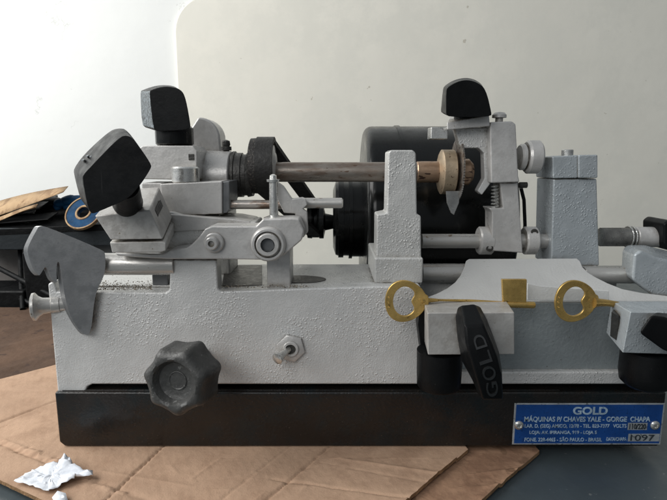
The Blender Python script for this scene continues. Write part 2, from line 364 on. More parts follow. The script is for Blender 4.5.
# folders and sheets on top
def slab_px(name, pts, th, m, label, cat):
    bm = NB(); A = [P(x, y, Y) for x, y, Y in pts]; loft(bm, A, [a-Vector((0,0,th)) for a in A])
    o = finish(name, bm, m, bevel=min(.001, th*.3)); tag(o, label, cat); return o
slab_px('folder', [(-60,232,.50),(110,224,.50),(100,206,.62),(40,199,.63),(-60,208,.63)], .012, 'dark', 'thick black folder lying on the storage rack beneath the tan sheet', 'folder')
slab_px('folder', [(-40,222,.52),(40,207,.52),(58,195,.60),(34,193,.62),(-40,213,.62)], .004, 'knob', 'thin black folder lying askew beside the tan sheet, uppermost folder', 'folder')
bm = NB()
rows = []
for i in range(13):
    t = i/12; xa = -35+t*103; ya = 214-t*26-3*math.sin(t*PI); wdt = 11*(1-t*.93)+4*math.sin(t*PI)
    rows.append([bm.verts.new(P(xa, ya-2, .56+.02*(1-t))), bm.verts.new(P(xa-3, ya+wdt*.5+1, .53)), bm.verts.new(P(xa-5, ya+wdt+3, .515))])
for a, b in zip(rows, rows[1:]):
    for k in range(2): bm.faces.new((a[k], a[k+1], b[k+1], b[k]))
o = finish('kraft_sheet', bm, 'tan'); so = o.modifiers.new('sol', 'SOLIDIFY'); so.thickness = .0012
tag(o, 'curled tan kraft paper sheet lying on black folders left of the knob', 'paper sheet')
slab_px('paper_sheet', [(-40,226,.505),(48,219,.505),(58,212,.53),(-40,217,.54)], .0015, 'dark', 'flat black sheet at the front edge of the storage rack', 'sheet')
bm = NB()
rows = []
for i in range(11):
    t = i/10; xa = -38+t*76; ya = 226-t*20+2*math.sin(t*5)
    rows.append([bm.verts.new(P(xa, ya, .512)), bm.verts.new(P(xa-2, ya+4, .506)), bm.verts.new(P(xa-3, ya+7-4*t, .503))])
for a, b in zip(rows, rows[1:]):
    for k in range(2): bm.faces.new((a[k], a[k+1], b[k+1], b[k]))
o = finish('kraft_sheet', bm, 'tan'); so = o.modifiers.new('sol', 'SOLIDIFY'); so.thickness = .0009
tag(o, 'narrow torn brown kraft strip below the curled tan sheet at the left edge', 'paper sheet')
# black pouch slumped on the rack, filling the corner behind the knob
bm = NB()
for (x, y, rr, fx, fz) in ((60,214,13,1.9,.8),(86,214,12,1.6,.95),(50,204,10,2.3,.75),(104,220,11,1.4,.8),(70,207,7,1.6,.8)):
    bmesh.ops.create_icosphere(bm, subdivisions=4, radius=rr*sc(x, y, .575), matrix=Matrix.Translation(P(x, y, .575)) @ Matrix.Diagonal((fx, 1, fz, 1)))
for v in bm.verts:
    v.co += Vector((.4,.4,1))*(.004*mnoise.noise(v.co*45)+.0025*abs(mnoise.noise(v.co*110)))
    v.co.z = max(v.co.z, ztop+.0005)
tag(finish('pouch', bm, 'dark'), 'slumped black pouch on the storage rack behind the blue roll', 'pouch')
slab_px('kraft_sheet', [(-30,215,.53),(26,203,.53),(40,195,.57),(-30,207,.58)], .0012, 'cardlow', 'dull brown sheet half hidden under the curled tan sheet', 'paper sheet')
# blue tape reel
rc = P(83, 212, .50); rs = sc(83, 212, .50)
reel = empty('tape_reel', (rc.x, .50, ztop), 'blue roll with tan rim leaning behind the large tilted knob', 'reel')
ax = Vector((-.12, -.80, .60))
bm = NB(); lathe(bm, rc, ax, [(-.006, 6.5*rs), (-.006, 19*rs), (.0, 19*rs), (.0, 17.7*rs), (-.002, 17.5*rs), (-.002, 17.2*rs)], 48, capped=False)
finish('rim', bm, 'tan', reel)
bm = NB(); lathe(bm, rc, ax, [(-.009, 6.6*rs), (-.0005, 6.6*rs), (-.0005, 8*rs), (-.0012, 8.2*rs), (-.0012, 17.4*rs)], 48, capped=False)
o = finish('film', bm, 'bluep', reel)
bm = NB(); lathe(bm, rc, ax, [(-.0008, 6.2*rs), (.0003, 6.6*rs), (.0003, 8.2*rs), (-.0008, 8.6*rs)], 40, capped=False)
finish('core', bm, 'tan', reel)
bm = NB()
for i, (x, y, rr) in enumerate(((62,203,6),(70,201,7),(77,202,8),(72,207,6),(58,207,4))):
    p = P(x, y, .56); bmesh.ops.create_icosphere(bm, subdivisions=3, radius=rr*sc(x, y, .56), matrix=Matrix.Translation(p) @ Matrix.Diagonal((1.4, 1, .8, 1)))
for v in bm.verts: v.co += Vector((1,1,1))*.003*mnoise.noise(v.co*60)
tag(finish('plastic_wrap', bm, 'bluep'), 'crumpled blue plastic wrap on the rack behind the tan-rimmed roll', 'plastic wrap')

# ------------------------------------------------------------------ the machine
mc = empty('key_cutting_machine', (0, .14, 0), 'silver painted key cutting machine on a long black base with black wing knobs', 'machine')

# black base
bm = NB(); a = P(57, 420, -.003).x; b = P(663.5, 420, -.003).x; ZB = P(333, 392.5, -.003).z
pts = [(a+.004, 0), (b-.002, 0), (b, .004), (b, ZB), (a, ZB), (a, .004)]
A = [Vector((x, -.003, z)) for x, z in pts]; loft(bm, A, [Vector((p.x, .31, p.z)) for p in A])
finish('base_box', bm, 'basebox', mc, bevel=.0016, seg=3)
ZG = P(333, 384.5, 0).z
bm = NB(); wbox(bm, P(86,388,.006).x, b-.006, .010, .30, ZB-.002, ZG+.003)
finish('shadow_strip', bm, 'enamel', mc)
bm = NB(); wbox(bm, P(62,391,0).x, P(560,391,0).x, .0, .0095, ZB-.001, ZB+.0008); finish('base_lip', bm, 'basebox', mc, bevel=.0003)

# frame casting
fr = empty('frame', (0, .05, ZB), parent=mc)
bm = NB()
ol = [(47.5,284),(54,281),(57,291.5),(166,292.5),(169,290),(170.5,259.5),(216.5,259.5),(218,289),(221,291.5),(300,288.5),(374,286.5),(421,286.5),(423,372),(650,372),(656,376),(657,384.5),(92,384.5),(87,387),(85,392.8),(57.5,392.8)]
plate(bm, ol, 0, .0165)
finish('front_wall', bm, 'cast', fr, bevel=.0018, seg=3)
ZT = P(300, 288.5, 0).z
bm = NB(); x0 = P(49,300,0).x+.002; x1 = P(420,300,0).x
wbox(bm, x0, x1, .0175, .105, ZG, ZT-.0015)
finish('top_deck', bm, 'castr', fr, bevel=.0012)
bm = NB(); wbox(bm, x1+.0005, P(650,340,0).x, .055, .104, ZG, ZT-.006); finish('rear_deck', bm, 'castr', fr, bevel=.001)
# oval slot in deck (thin dark patch laid on top)
def deckpoly(bm, pts, z, th):
    A = [G(x, y, z) for x, y in pts]; loft(bm, A, [a-Vector((0,0,th)) for a in A])
bm = NB(); zt = ZT-.0015
ell = [(300+26*math.cos(t)*(1), 279+3.6*math.sin(t)) for t in [2*PI*k/28 for k in range(28)]]
deckpoly(bm, ell, zt+.0006, .001); finish('slot', bm, 'cavity', fr)
bm = NB(); deckpoly(bm, [(225,265),(262,265),(262,285),(222,285.5)], zt+.0006, .001); finish('recess', bm, 'cavity', fr, bevel=.0003)
bm = NB(); box(bm, 152, 168, 272, 290, .018, .045); finish('dark_recess_fill', bm, 'plate', fr, bevel=.001)  # dark block added so that the recess looks dark
bm = NB()
rnd = random.Random(11)
for _ in range(900):
    if rnd.random() < .65: x, y = rnd.uniform(86,152), 290-abs(rnd.gauss(0, 4.5))
    else: x, y = rnd.uniform(222, 372), 287.6-abs(rnd.gauss(0, 1.4))
    p = G(x, y, zt+.0016); s = rnd.uniform(.0002, .0007)
    bmesh.ops.create_cube(bm, size=s, matrix=Matrix.Translation(p) @ Matrix.Rotation(rnd.random()*3, 4, 'XYZ'[rnd.randrange(3)]))
o = finish('metal_shavings', bm, 'dirt', fr, smooth=False); o['kind'] = 'stuff'

# lobed hand knob
lk = empty('lobed_knob', P(181, 382, -.045), parent=mc)
c = P(173.5, 383.5, -.058); s = sc(177, 381, -.055); axk = (Vector((.0, -.4, .233))-c); axk = Vector((-.22, -1, .06)).normalized()
def lobef(t): return 1 + .085*math.cos(7*t+.3)
bm = NB(); rings = []
u_ = axk.orthogonal().normalized(); v_ = axk.cross(u_); SG = 140
for h, r, lf in [(-.030, 20*s, .3), (-.029, 31*s, .8), (-.024, 36*s, 1), (-.006, 35.5*s, 1), (-.0015, 33.5*s, 1), (.0006, 30*s, .8), (.0012, 26.5*s, .35), (.0006, 24*s, 0), (-.0012, 22.5*s, 0), (-.0042, 20*s, 0), (-.0056, 15*s, 0), (-.0058, .3*s, 0)]:
    rings.append([bm.verts.new(c+axk*h+(u_*math.cos(2*PI*i/SG)+v_*math.sin(2*PI*i/SG))*r*.95*(1+.062*lf*(math.cos(7*2*PI*i/SG+.3)+.18*math.cos(14*2*PI*i/SG+.6)))) for i in range(SG)])
for a_, b2 in zip(rings, rings[1:]):
    for i in range(SG): bm.faces.new((a_[i], a_[(i+1)%SG], b2[(i+1)%SG], b2[i]))
bm.faces.new(rings[0]); bm.faces.new(rings[-1])
finish('rim', bm, 'lobed', lk)
bm = NB(); lathe(bm, c-axk*.0060, axk, [(-.0005, 10.5*s), (.0008, 10*s), (.0010, 9*s), (.0004, 8*s), (.0004, .1*s)], 40); finish('hub_cap', bm, 'lobed', lk)
bm = NB(); e = c-axk*.029; lathe(bm, (e.x, e.y-.004, e.z), (0,1,0), [(0, .006), (abs(e.y)+.006, .006)], 24); finish('shaft', bm, 'steel', lk)

# toggle switch
tg = empty('toggle_switch', P(290, 348, 0), parent=mc)
s = sc(290, 348, 0); c = P(291, 347.5, 0)
bm = NB(); lathe(bm, c, (0,-1,0), [(.0004, 14.6*s), (.0028, 14.6*s), (.0034, 13.2*s), (.0034, 7*s)], 6, capped=False); finish('nut', bm, 'smooth', tg, bevel=.0003)
bm = NB(); lathe(bm, c, (0,-1,0), [(.001, 8*s), (.0045, 8*s), (.005, 7.3*s), (.005, 5.2*s), (.002, 5*s), (.002, .1*s)], 30); finish('collar', bm, 'smooth', tg)
bm = NB(); lathe(bm, c, (0,-1,0), [(.0022, 5*s), (.0026, 4.8*s), (.0026, .1*s)], 24, capped=False); finish('socket', bm, 'cavity', tg)
e = P(277, 359, -.015); 
bm = NB(); d = e-c
tube(bm, [c+d*.15, c+d*.5, c+d*.8, c+d*.93, c+d*1.0, c+d*1.05], [3.0*s, 3.3*s, 4.6*s, 6.0*s, 5.8*s, 3.0*s], 20); finish('lever', bm, 'zinc', tg)

# label plate
lp = empty('label_plate', P(586, 425, -.0035), parent=mc)
O = P(512, 444.5, -.0035); Uw = (P(660, 447, -.0035).x-O.x); Hh = P(512, 403.2, -.0035).z-O.z
def lpbox(name, u0, u1, v0, v1, d0, d1, m, bev=0.0):
    bm = NB(); wbox(bm, O.x+u0*Uw, O.x+u1*Uw, -.0031-d1, -.0031-d0, O.z+v0*Hh, O.z+v1*Hh); return finish(name, bm, m, lp, bevel=bev)
lpbox('border', 0, 1, 0, 1, 0, .0006, 'tagsilv', .0002)
lpbox('enamel_field', .012, .988, .035, .965, .00065, .0009, 'bluetag')
lpbox('voltage_field', .765, .895, .365, .535, .00095, .0011, 'tagsilv')
lpbox('date_field', .775, .985, .085, .27, .00095, .0011, 'tagsilv')
def lpt(s, u0, u1, v0, v1, m='tagtext', bold=.01, dd=.00093):
    o = lettering('lettering', s, (O.x+u0*Uw, -.0031-dd-.0002, O.z+v0*Hh), (1,0,0), (0,0,1), (u1-u0)*Uw, (v1-v0)*Hh, m, lp, depth=.0002, bold=bold)
lpt('GOLD', .39, .62, .735, .92, bold=.03)
lpt('MÁQUINAS P/ CHAVES YALE - GORGE  CHAPA', .07, .91, .545, .715, bold=.02)
lpt('LAR. D. (SEG) AMIGO, 12/78 - TEL. 823-7377   VOLTS', .075, .755, .395, .505)
lpt('LOJA: AV. IPIRANGA, 919 - LOJA 5', .11, .56, .245, .345)
lpt('FONE. 228-4465 - SÃO PAULO - BRASIL', .08, .60, .085, .195)
lpt('DATA/CHAPA', .63, .765, .10, .185)
lpt('110/220', .775, .885, .385, .515, 'ink', .02, .0012)
lpt('1097', .79, .95, .105, .25, 'ink', .0, .0012)
for u in (.035, .945):
    bm = NB(); q = Vector((O.x+u*Uw, -.0040, O.z+.48*Hh)); s = sc(586, 425, -.003)
    lathe(bm, q, (0,-1,0), [(0, 4.6*s), (.0008, 4.6*s), (.0018, 3.4*s), (.0020, 2.2*s), (.0012, 1.5*s), (.0011, .1*s)], 28); finish('rivet', bm, 'zinc', lp)

# ---------- middle guide post
gp = empty('guide_post', P(400, 285, .03), parent=mc)
bm = NB(); plate(bm, [(388.5,152),(391,150),(413,150),(416,153),(417,214),(421,216),(421.5,286),(376,286),(377,215),(387,213)], .018, .046)
finish('column', bm, 'castr', gp, bevel=.0014, seg=3)
bm = NB(); box(bm, 374.5, 423, 258, 283.5, .012, .090); o = finish('foot', bm, 'castr', gp, bevel=.0014, seg=3)
bm = NB(); box(bm, 378, 420, 218, 262, .0465, .088); finish('rod_support', bm, 'castr', gp, bevel=.0012)

# ---------- main shaft / spindle
sp = empty('spindle', P(340, 171, .075), parent=mc)
bm = NB(); cylx(bm, 268, 446, 172, 9.8, .075, .05); finish('shaft', bm, 'rust', sp)
def knurl(k, a): return lambda t: 1+a*math.cos(k*t)
a = P(251, 166, .075); s = sc(251, 166, .075); 
bm = NB(); lathe(bm, (a.x, .075, a.z), (1,0,0), [(0, 24*s), (.001, 27*s), (.010, 27.5*s), (.0105, 26*s), (.0125, 26*s), (.013, 27.5*s), (.020, 27.5*s), (.021, 26*s), (.021, 23*s), (.0195, 21.5*s), (.0195, .2*s)], 128, knurl(64, .006)); finish('drive_pulley', bm, 'ironblk', sp)
bm = NB(); lathe(bm, (a.x+.0197, .075, a.z), (1,0,0), [(0, 21*s), (.0012, 20.5*s), (.0018, 14*s), (.003, 12*s), (.0035, .2*s)], 64); finish('pulley_face', bm, 'smooth', sp)
bm = NB()
a = P(232, 175, .075); lathe(bm, (a.x, .075, a.z), (1,0,0), [(0, 22*s), (.002, 23.5*s), (.004, 23.5*s), (.0045, 22*s), (.010, 22*s), (.0105, 20.5*s), (.014, 20.5*s), (.0145, 22*s), (.019, 21*s)], 72); finish('bearing_sleeve', bm, 'cavity', sp)
# right side arbor
bm = NB(); a = P(440, 172, .075); s = sc(440, 172, .075)
lathe(bm, (a.x, .075, a.z), (1,0,0), [(-.002, 12*s), (0, 20*s), (.001, 22*s), (.0115, 22*s), (.0125, 20*s), (.0125, 9*s)], 64); finish('collar', bm, 'wheel', sp)
bm = NB(); cylx(bm, 457, 472, 172, 13, .075, .3); finish('arbor_end', bm, 'copper', sp)
bm = NB(); cylx(bm, 416, 440.5, 172, 10.6, .075, .1); finish('arbor_sleeve', bm, 'copper', sp)
bm = NB(); a = P(457.2, 165, .075); teeth = 72
bmv0 = []; bmv1 = []
for i in range(teeth*2):
    t = PI*i/teeth; r = (31 if i % 2 else 29)*s
    bmv0.append(Vector((a.x-.0006, .075+r*math.cos(t), a.z-.004+r*math.sin(t)))); bmv1.append(bmv0[-1]+Vector((.0014,0,0)))
loft(bm, bmv0, bmv1); finish('cutting_wheel', bm, 'steel', sp)
bm = NB(); plate(bm, [(446,191),(460,191),(459,203),(454,215),(451,213),(447,203)], .062, .064); finish('tracer_blade', bm, 'screwm', sp, bevel=.0004)

# ---------- right arm bracket
ab = empty('tool_arm', P(505, 253, .07), parent=mc)
bm = NB(); plate(bm, [(490,122),(512,121),(516,124),(518.5,176),(520,182),(491,183)], .050, .082); finish('upper_block', bm, 'smooth', ab, bevel=.0012)
bm = NB(); plate(bm, [(500,182.5),(518,182.5),(523,253),(492,251),(492,212),(489,208),(503,208)], .056, .078); finish('arm', bm, 'smooth', ab, bevel=.0012)
bm = NB(); plate(bm, [(455,128),(491,127),(491,183),(482,195),(477.5,191),(484.5,178),(484,153),(479,148),(463,148),(459,144)], .060, .071); finish('yoke', bm, 'cast', ab, bevel=.001)
bm = NB(); skew(bm, [(447,122.5),(489,114.5),(490,126),(447,130)], .048, [(449,117),(486,111),(487,125),(449,128)], .082); finish('jaw_cap', bm, 'smooth', ab, bevel=.0009)
bm = NB(); box(bm, 431, 448, 127, 139, .055, .072); finish('jaw_stub', bm, 'zinc', ab, bevel=.0008)
for (nm, x0, x1, r, mm) in (('hand_wheel_neck', 519, 525, 13, 'smooth'), ('hand_wheel', 525.5, 539.5, 16.5, 'smooth')):
    bm = NB(); cylx(bm, x0, x1, 157, r, .065, .12, 48); finish(nm, bm, mm, ab)
bm = NB(); a = P(499, 122, .062); s = sc(499, 122, .062)
lathe(bm, a, (0,0,1), [(-.002, 3.8*s), (.0035, 3.8*s), (.0036, 7*s), (.006, 7*s), (.0078, 5*s), (.0085, 1*s)], 28); finish('screw', bm, 'smooth', ab)
bm = NB(); pts = []; s = sc(494, 198, .06)
for i in range(140):
    t = i/139; b_ = P(495, 209-t*24, .062); pts.append(b_+Vector((math.cos(t*2*PI*7)*3.4*s, math.sin(t*2*PI*7)*3.4*s, 0)))
tube(bm, pts, .0007, 6); finish('spring', bm, 'zinc', ab)
bm = NB(); cylx(bm, 519, 527, 185, 3, .066); finish('stop_pin', bm, 'cavity', ab)
bm = NB(); tube(bm, [P(521,188,.075), P(524,200,.078), P(525,225,.08), P(524,238,.08)], .0016); finish('cable', bm, 'dark', ab)

def soft2(f, b, it):                     # round gentle bends of a pair of outlines, keep their hard corners
    for _ in range(it):
        nf, nb = [], []; n = len(f); w = []
        for i in range(n):
            a = Vector((f[i][0]-f[i-1][0], f[i][1]-f[i-1][1])); c = Vector((f[(i+1)%n][0]-f[i][0], f[(i+1)%n][1]-f[i][1]))
            w.append(.25 if a.angle(c, 0) < math.radians(48) else .10)
        for i in range(n):
            j = (i+1) % n
            for src, dst in ((f, nf), (b, nb)):
                p, q = src[i], src[j]
                dst.append((p[0]+(q[0]-p[0])*w[i], p[1]+(q[1]-p[1])*w[i])); dst.append((q[0]-(q[0]-p[0])*w[j], q[1]-(q[1]-p[1])*w[j]))
        f, b = nf, nb
    return f, b
def wing(name, parent, f, Yf, b, Yb, m='knob', bev=.003, it=0):
    f, b = soft2(f, b, it or 2)
    bm = NB(); skew(bm, f, Yf, b, Yb); return finish(name, bm, m, parent, bevel=bev, seg=5)
# top right knob
k3 = empty('wing_knob', P(466, 115, .06), parent=ab.parent)
wing('grip', k3, [(446,88.5),(455,82.5),(465,79.5),(476,81.5),(486,88.5),(492,115),(486,117),(446,117)], .036, [(443,87),(452,80.5),(464,77.3),(475,79),(484.5,86.5),(490,112),(483,114),(440.5,114.5)], .064, bev=.0016)
bm = NB(); cylz(bm, 466, 104, 121, 12, .062); finish('neck', bm, 'knob', k3)

# lower rod with collars
rd = empty('guide_rod', P(480, 241, .07), parent=mc)
bm = NB(); cylx(bm, 421.5, 549, 241, 7.2, .068, .05); finish('bar', bm, 'rod', rd)
for x0, x1, r in ((478, 492, 14), (523.3, 536, 14)):
    bm = NB(); cylx(bm, x0, x1, 240.5, r, .068, .1, 48); cc = finish('collar', bm, 'smooth', rd)
    p = P((x0+x1)/2+1, 246 if x0 < 500 else 231, .068); rr = r*sc(480, 241, .068); zz = P(480,240.5,.068).z; dz = p.z-zz
    bm = NB(); y = .068-math.sqrt(max(1e-6, rr*rr-dz*dz)); s = sc(480, 241, .068)
    lathe(bm, (p.x, y+.0006, p.z), (0,-1,0), [(0, 3.6*s), (.0012, 3.4*s), (.0012, 2*s), (.0002, 1.8*s), (.0002, .1*s)], 24); finish('set_screw', bm, 'cavity', rd)

# ---------- right bearing block
bb = empty('bearing_block', P(575, 262, .065), parent=mc)
bm = NB(); plate(bm, [(553.5,179),(597,178.5),(599.5,266),(551,266)], .055, .093); finish('body', bm, 'blue', bb, bevel=.0014, seg=3)
bm = NB(); plate(bm, [(552.5,156.5),(578,155),(578,178),(553,178.5)], .053, .092); finish('cap', bm, 'blue', bb, bevel=.0012)
bm = NB(); plate(bm, [(578.6,155),(598,154.5),(598,178),(578.6,178)], .051, .092); finish('cap', bm, 'blue', bb, bevel=.0012)
bm = NB(); cylz(bm, 567, 149.5, 158, 5.6, .062); finish('pin', bm, 'zinc', bb)
bm = NB(); wbox(bm, P(551,262,.055).x+.001, P(599,262,.055).x-.001, .0555, .083, ZG+.002, P(575,262,.055).z); finish('foot', bm, 'castr', bb, bevel=.001)

ls = empty('lead_screw', P(630, 238, .07), parent=mc)
a = P(600, 237, .068); s = sc(600, 237, .068)
prof = [(0, 8.5*s)]; L = P(632, 237, .068).x-a.x; nn = 22
for i in range(nn): prof += [(L*(i+.25)/nn, 9.4*s), (L*(i+.75)/nn, 8.0*s)]
bm = NB(); lathe(bm, (a.x, .068, a.z), (1,0,0), prof+[(L, 8.5*s)], 32); finish('thread', bm, 'screwm', ls)
bm = NB()
for k in range(2):
    pr = []; x = P(628+k*3.6, 237, .068).x
    for i in range(33): pr.append(Vector((x, .068+10.4*s*math.cos(2*PI*i/32), a.z+10.4*s*math.sin(2*PI*i/32))))
    tube(bm, pr, .0008, 8)
finish('retaining_ring', bm, 'zinc', ls)
bm = NB(); cylx(bm, 634, 690, 237, 10.2, .068, .1); finish('sleeve', bm, 'smooth', ls)
bm = NB(); plate(bm, [(664,224),(669,220),(692,224),(694,250),(669,251),(664,244)], .052, .085); finish('end_knob', bm, 'knob', ls, bevel=.002)

# ---------- carriage
cg = empty('carriage', P(540, 340, .03), parent=mc)
top = [(419.5,298.5)]+[(425,297.5),(436,293.5),(447,288),(455,282),(460.5,275),(464,267),(466,260.5),(469,258.5),(577,258),(580.5,261),(583,267),(588,272),(596,277),(608,283),(622,288.5),(642,292.5),(668,295.5),(700,297),(700,301),(560,301.5),(421,301.5)]
bm = NB(); A = []
for x, y in top: A.append(P(x, y, .006+(301.5-y)/43.5*.042))
loft(bm, A, [p-Vector((0,-.004,.009)) for p in A]); finish('saddle_plate', bm, 'carr', cg, bevel=.0010, seg=3)
bm = NB()
skew(bm, [(422,303),(696,303),(655,373.5),(424,373.5)], .006, [(424,303),(684,303),(650,366),(426,366)], .050)
A = None
finish('apron', bm, 'apron', cg, bevel=.0008)
bm = NB(); cylx(bm, 421.5, 466, 273, 9.5, .050, .05); finish('slide_rod', bm, 'rod', cg)
bm = NB(); cylx(bm, 583, 645, 275, 8.5, .046, .05); finish('slide_rod', bm, 'rod', cg)
bm = NB(); skew(bm, [(634,254),(641,250),(655,257),(700,268),(704,300),(652,296),(640,286),(632,280)], .018, [(622,250),(626,245),(644,244.5),(690,256),(694,290),(650,287),(630,280),(621,272)], .056); finish('end_lug', bm, 'blue', cg, bevel=.0025, seg=4)
# alignment blade between the keys
bm = NB(); plate(bm, [(527.5,283.5),(540,286),(609,291),(609,301),(527.5,300)], .000, .0016); finish('alignment_blade', bm, 'edge', cg, bevel=.0003)

# ---------- front clamp (left one)
cl = empty('clamp_vise', P(470, 355, -.03), parent=mc)
zt1 = P(470, 312.5, -.05).z
bm = NB(); skew(bm, [(427.5,313),(514.5,312.5),(514.5,354.5),(428,355)], -.05, [(423.5,301.6),(507,301.6),(507,340),(424,340)], -.0165); finish('jaw', bm, 'jaw', cl, bevel=.0007)
bm = NB(); box(bm, 432, 500, 318, 352, -.0162, .0095); finish('mount', bm, 'apron', cl, bevel=.001)
bm = NB(); plate(bm, [(421,302),(426.5,304),(430,330),(427,355),(421,350),(418,325)], -.022, -.010); finish('side_cheek', bm, 'knob', cl, bevel=.001)
bm = NB(); a = P(438.5, 388, -.032); s = sc(438.5, 388, -.032); L = P(438.5, 350, -.032).z-a.z
lathe(bm, (a.x, -.032, a.z), (0,0,1), [(0, 12*s), (.001, 19.5*s), (.003, 21.5*s), (.012, 22*s), (L, 22.5*s)], 40); finish('round_nut', bm, 'knob', cl)
wk = empty('wing_knob', P(480, 350, -.06), parent=mc)
bm = NB()
rings = []
for pts, _ in (([(455.5,314,-.060),(457.5,306,-.054),(476,303.5,-.052),(483,309,-.054),(480,322,-.062),(462,322,-.066)],0),):
    pass
secs = [ # left-back, left-front ridge, right-front ridge, right-back
 [(457,307,-.052),(461,305.5,-.058),(474,303.5,-.058),(481,306,-.052)],
 [(455,317,-.052),(464.5,326,-.075),(484,325,-.075),(487,319,-.052)],
 [(457,338,-.052),(466,343,-.079),(491,341,-.079),(493.5,336,-.052)],
 [(461,360,-.052),(471,362,-.081),(497,356,-.081),(499,352,-.052)],
 [(472,380,-.052),(477,381,-.079),(502,375,-.079),(502,370,-.052)],
 [(479,396,-.052),(482.5,400,-.072),(503,400,-.072),(502,392,-.052)]]
rv = [[bm.verts.new(P(*q)) for q in sct] for sct in secs]
for a, b in zip(rv, rv[1:]):
    for i in range(4): bm.faces.new((a[i], a[(i+1)%4], b[(i+1)%4], b[i]))
bm.faces.new(rv[0]); bm.faces.new(rv[-1])
gk = finish('grip', bm, 'knob', wk, bevel=.0018, seg=4)
bm = NB(); a = P(478, 350, -.053); lathe(bm, a, (0,1,0), [(-.002, .008), (.0022, .008)], 30); finish('neck', bm, 'knob', wk)
# raised word along the grip, reading upwards
a = P(494, 392, -.0755); b_ = P(476, 328, -.0765); U = (b_-a); 
V = (P(466, 362, -.0815)-P(497, 356, -.0815)).normalized()
pts_l = [('G', 395, 382, 491), ('O', 379, 366, 487.5), ('L', 362.5, 350.5, 481.5), ('D', 347, 333.5, 475.5)]
def seclerp(y):
    ys = [(s_[1][1]+s_[2][1])/2 for s_ in secs]
    for k in range(1, len(ys)-1):
        if ys[k] <= y <= ys[k+1] or k == len(ys)-2:
            t = (y-ys[k])/(ys[k+1]-ys[k]); lf = [secs[k][1][i]*(1-t)+secs[k+1][1][i]*t for i in range(3)]; rf = [secs[k][2][i]*(1-t)+secs[k+1][2][i]*t for i in range(3)]
            return P(*lf), P(*rf)
for ch, yb, yt, xc in pts_l:
    l0, r0 = seclerp(yb); l1, r1_ = seclerp(yt)
    o0 = r0.lerp(l0, .22); o1 = r1_.lerp(l1, .22); Uv = o1-o0; Vv = ((l0-r0)+(l1-r1_))*.5; Vv -= Uv.normalized()*Vv.dot(Uv.normalized())
    lettering('raised_letter', ch, o0+Vector((0,-.0003,0)), Uv, Vv, Uv.length, Vv.length*.50, 'letter', wk, depth=.0008, bold=.004)

# ---------- front clamp (right one)
c2 = empty('clamp_vise', P(650, 355, -.03), parent=mc)
bm = NB(); skew(bm, [(630.5,312),(712,313),(712,356),(622.5,353)], -.05, [(611.5,301),(690,301.5),(690,338),(606,333)], -.0165); finish('jaw', bm, 'blue', c2, bevel=.0007)
bm = NB(); box(bm, 640, 700, 318, 350, -.0162, .0095); finish('mount', bm, 'apron', c2, bevel=.001)
bm = NB(); skew(bm, [(611.5,312),(619,316),(618.5,342),(610,336)], -.037, [(614,309),(621,313),(620,338),(612,333)], -.022); finish('groove_insert', bm, 'cavity', c2, bevel=.0003)
bm = NB(); a = P(645, 387, -.036); s = sc(645, 387, -.036); L = P(645, 350, -.036).z-a.z
lathe(bm, (a.x, -.036, a.z), (0,0,1), [(0, 8*s), (.0015, 19*s), (.005, 24*s), (.012, 25.5*s), (L, 25*s)], 40); finish('round_nut', bm, 'knob', c2)
wk2 = empty('wing_knob', P(665, 335, -.06), parent=mc)
bm = NB(); skew(bm, [(651,315),(638.5,333),(662,350),(690,362),(702,345),(690,326),(664,317)], -.078, [(655,312),(645,328),(664,342),(690,355),(700,340),(688,322),(666,313)], -.054); finish('grip', bm, 'knob', wk2, bevel=.0022, seg=4)
bm = NB(); a = P(672, 335, -.056); lathe(bm, a, (0,1,0), [(-.001, .008), (.0052, .008)], 30); finish('neck', bm, 'knob', wk2)

# ---------- motor
mt = empty('motor', (P(430,200,.225).x, .225, ZB), parent=mc)
mz = .1645; my = .215; R0 = .106
xl = P(364, 190, my-.03).x; xr = P(500, 190, my-.03).x
bm = NB(); c_ = .009
prof = [(0, .03), (0, R0-c_)]+[(c_-c_*math.cos(PI/2*k/6), R0-c_+c_*math.sin(PI/2*k/6)) for k in range(1, 7)]
L = xr-xl
prof += [(L-c_+c_*math.sin(PI/2*k/6), R0-c_+c_*math.cos(PI/2*k/6)) for k in range(0, 7)]+[(L, .03)]
lathe(bm, (xl, my, mz), (1,0,0), prof, 96); finish('housing', bm, 'enamel', mt)
bm = NB()
lathe(bm, (xl+.035, my, mz), (1,0,0), [(0, R0-.001), (.0005, R0+.0012), (.0045, R0+.0012), (.005, R0-.001)], 96, capped=False); finish('band', bm, 'enamel', mt)
e0 = P(333, 222, my-.03); se = sc(333, 222, my-.03)
bm = NB(); LL = xl-e0.x
lathe(bm, (e0.x, my, mz), (1,0,0), [(0, 12*se), (0, 30*se), (.003, 38*se), (.006, 39*se), (.0062, 41*se), (.012, 41*se), (.0122, 39*se), (.018, 39*se), (.0182, 42*se), (.022, 42*se), (.0222, 40*se), (LL+.001, 40*se)], 80); finish('end_bell', bm, 'enamel', mt)
bm = NB(); wbox(bm, xl+.012, xr-.012, my-.06, my+.06, ZB+.0005, mz-R0*.78); finish('cradle', bm, 'enamel', mt, bevel=.002)
x2 = P(306, 232, my-.02).x
bm = NB(); lathe(bm, (x2, my, mz-.004), (1,0,0), [(0, 14*se), (.001, 17*se), (.006, 17.5*se), (.009, 13*se), (.012, 13*se), (.015, 17.5*se), (.020, 17.5*se), (.022, 9*se), (e0.x-x2+.001, 7*se)], 64); finish('motor_pulley', bm, 'enamel', mt)
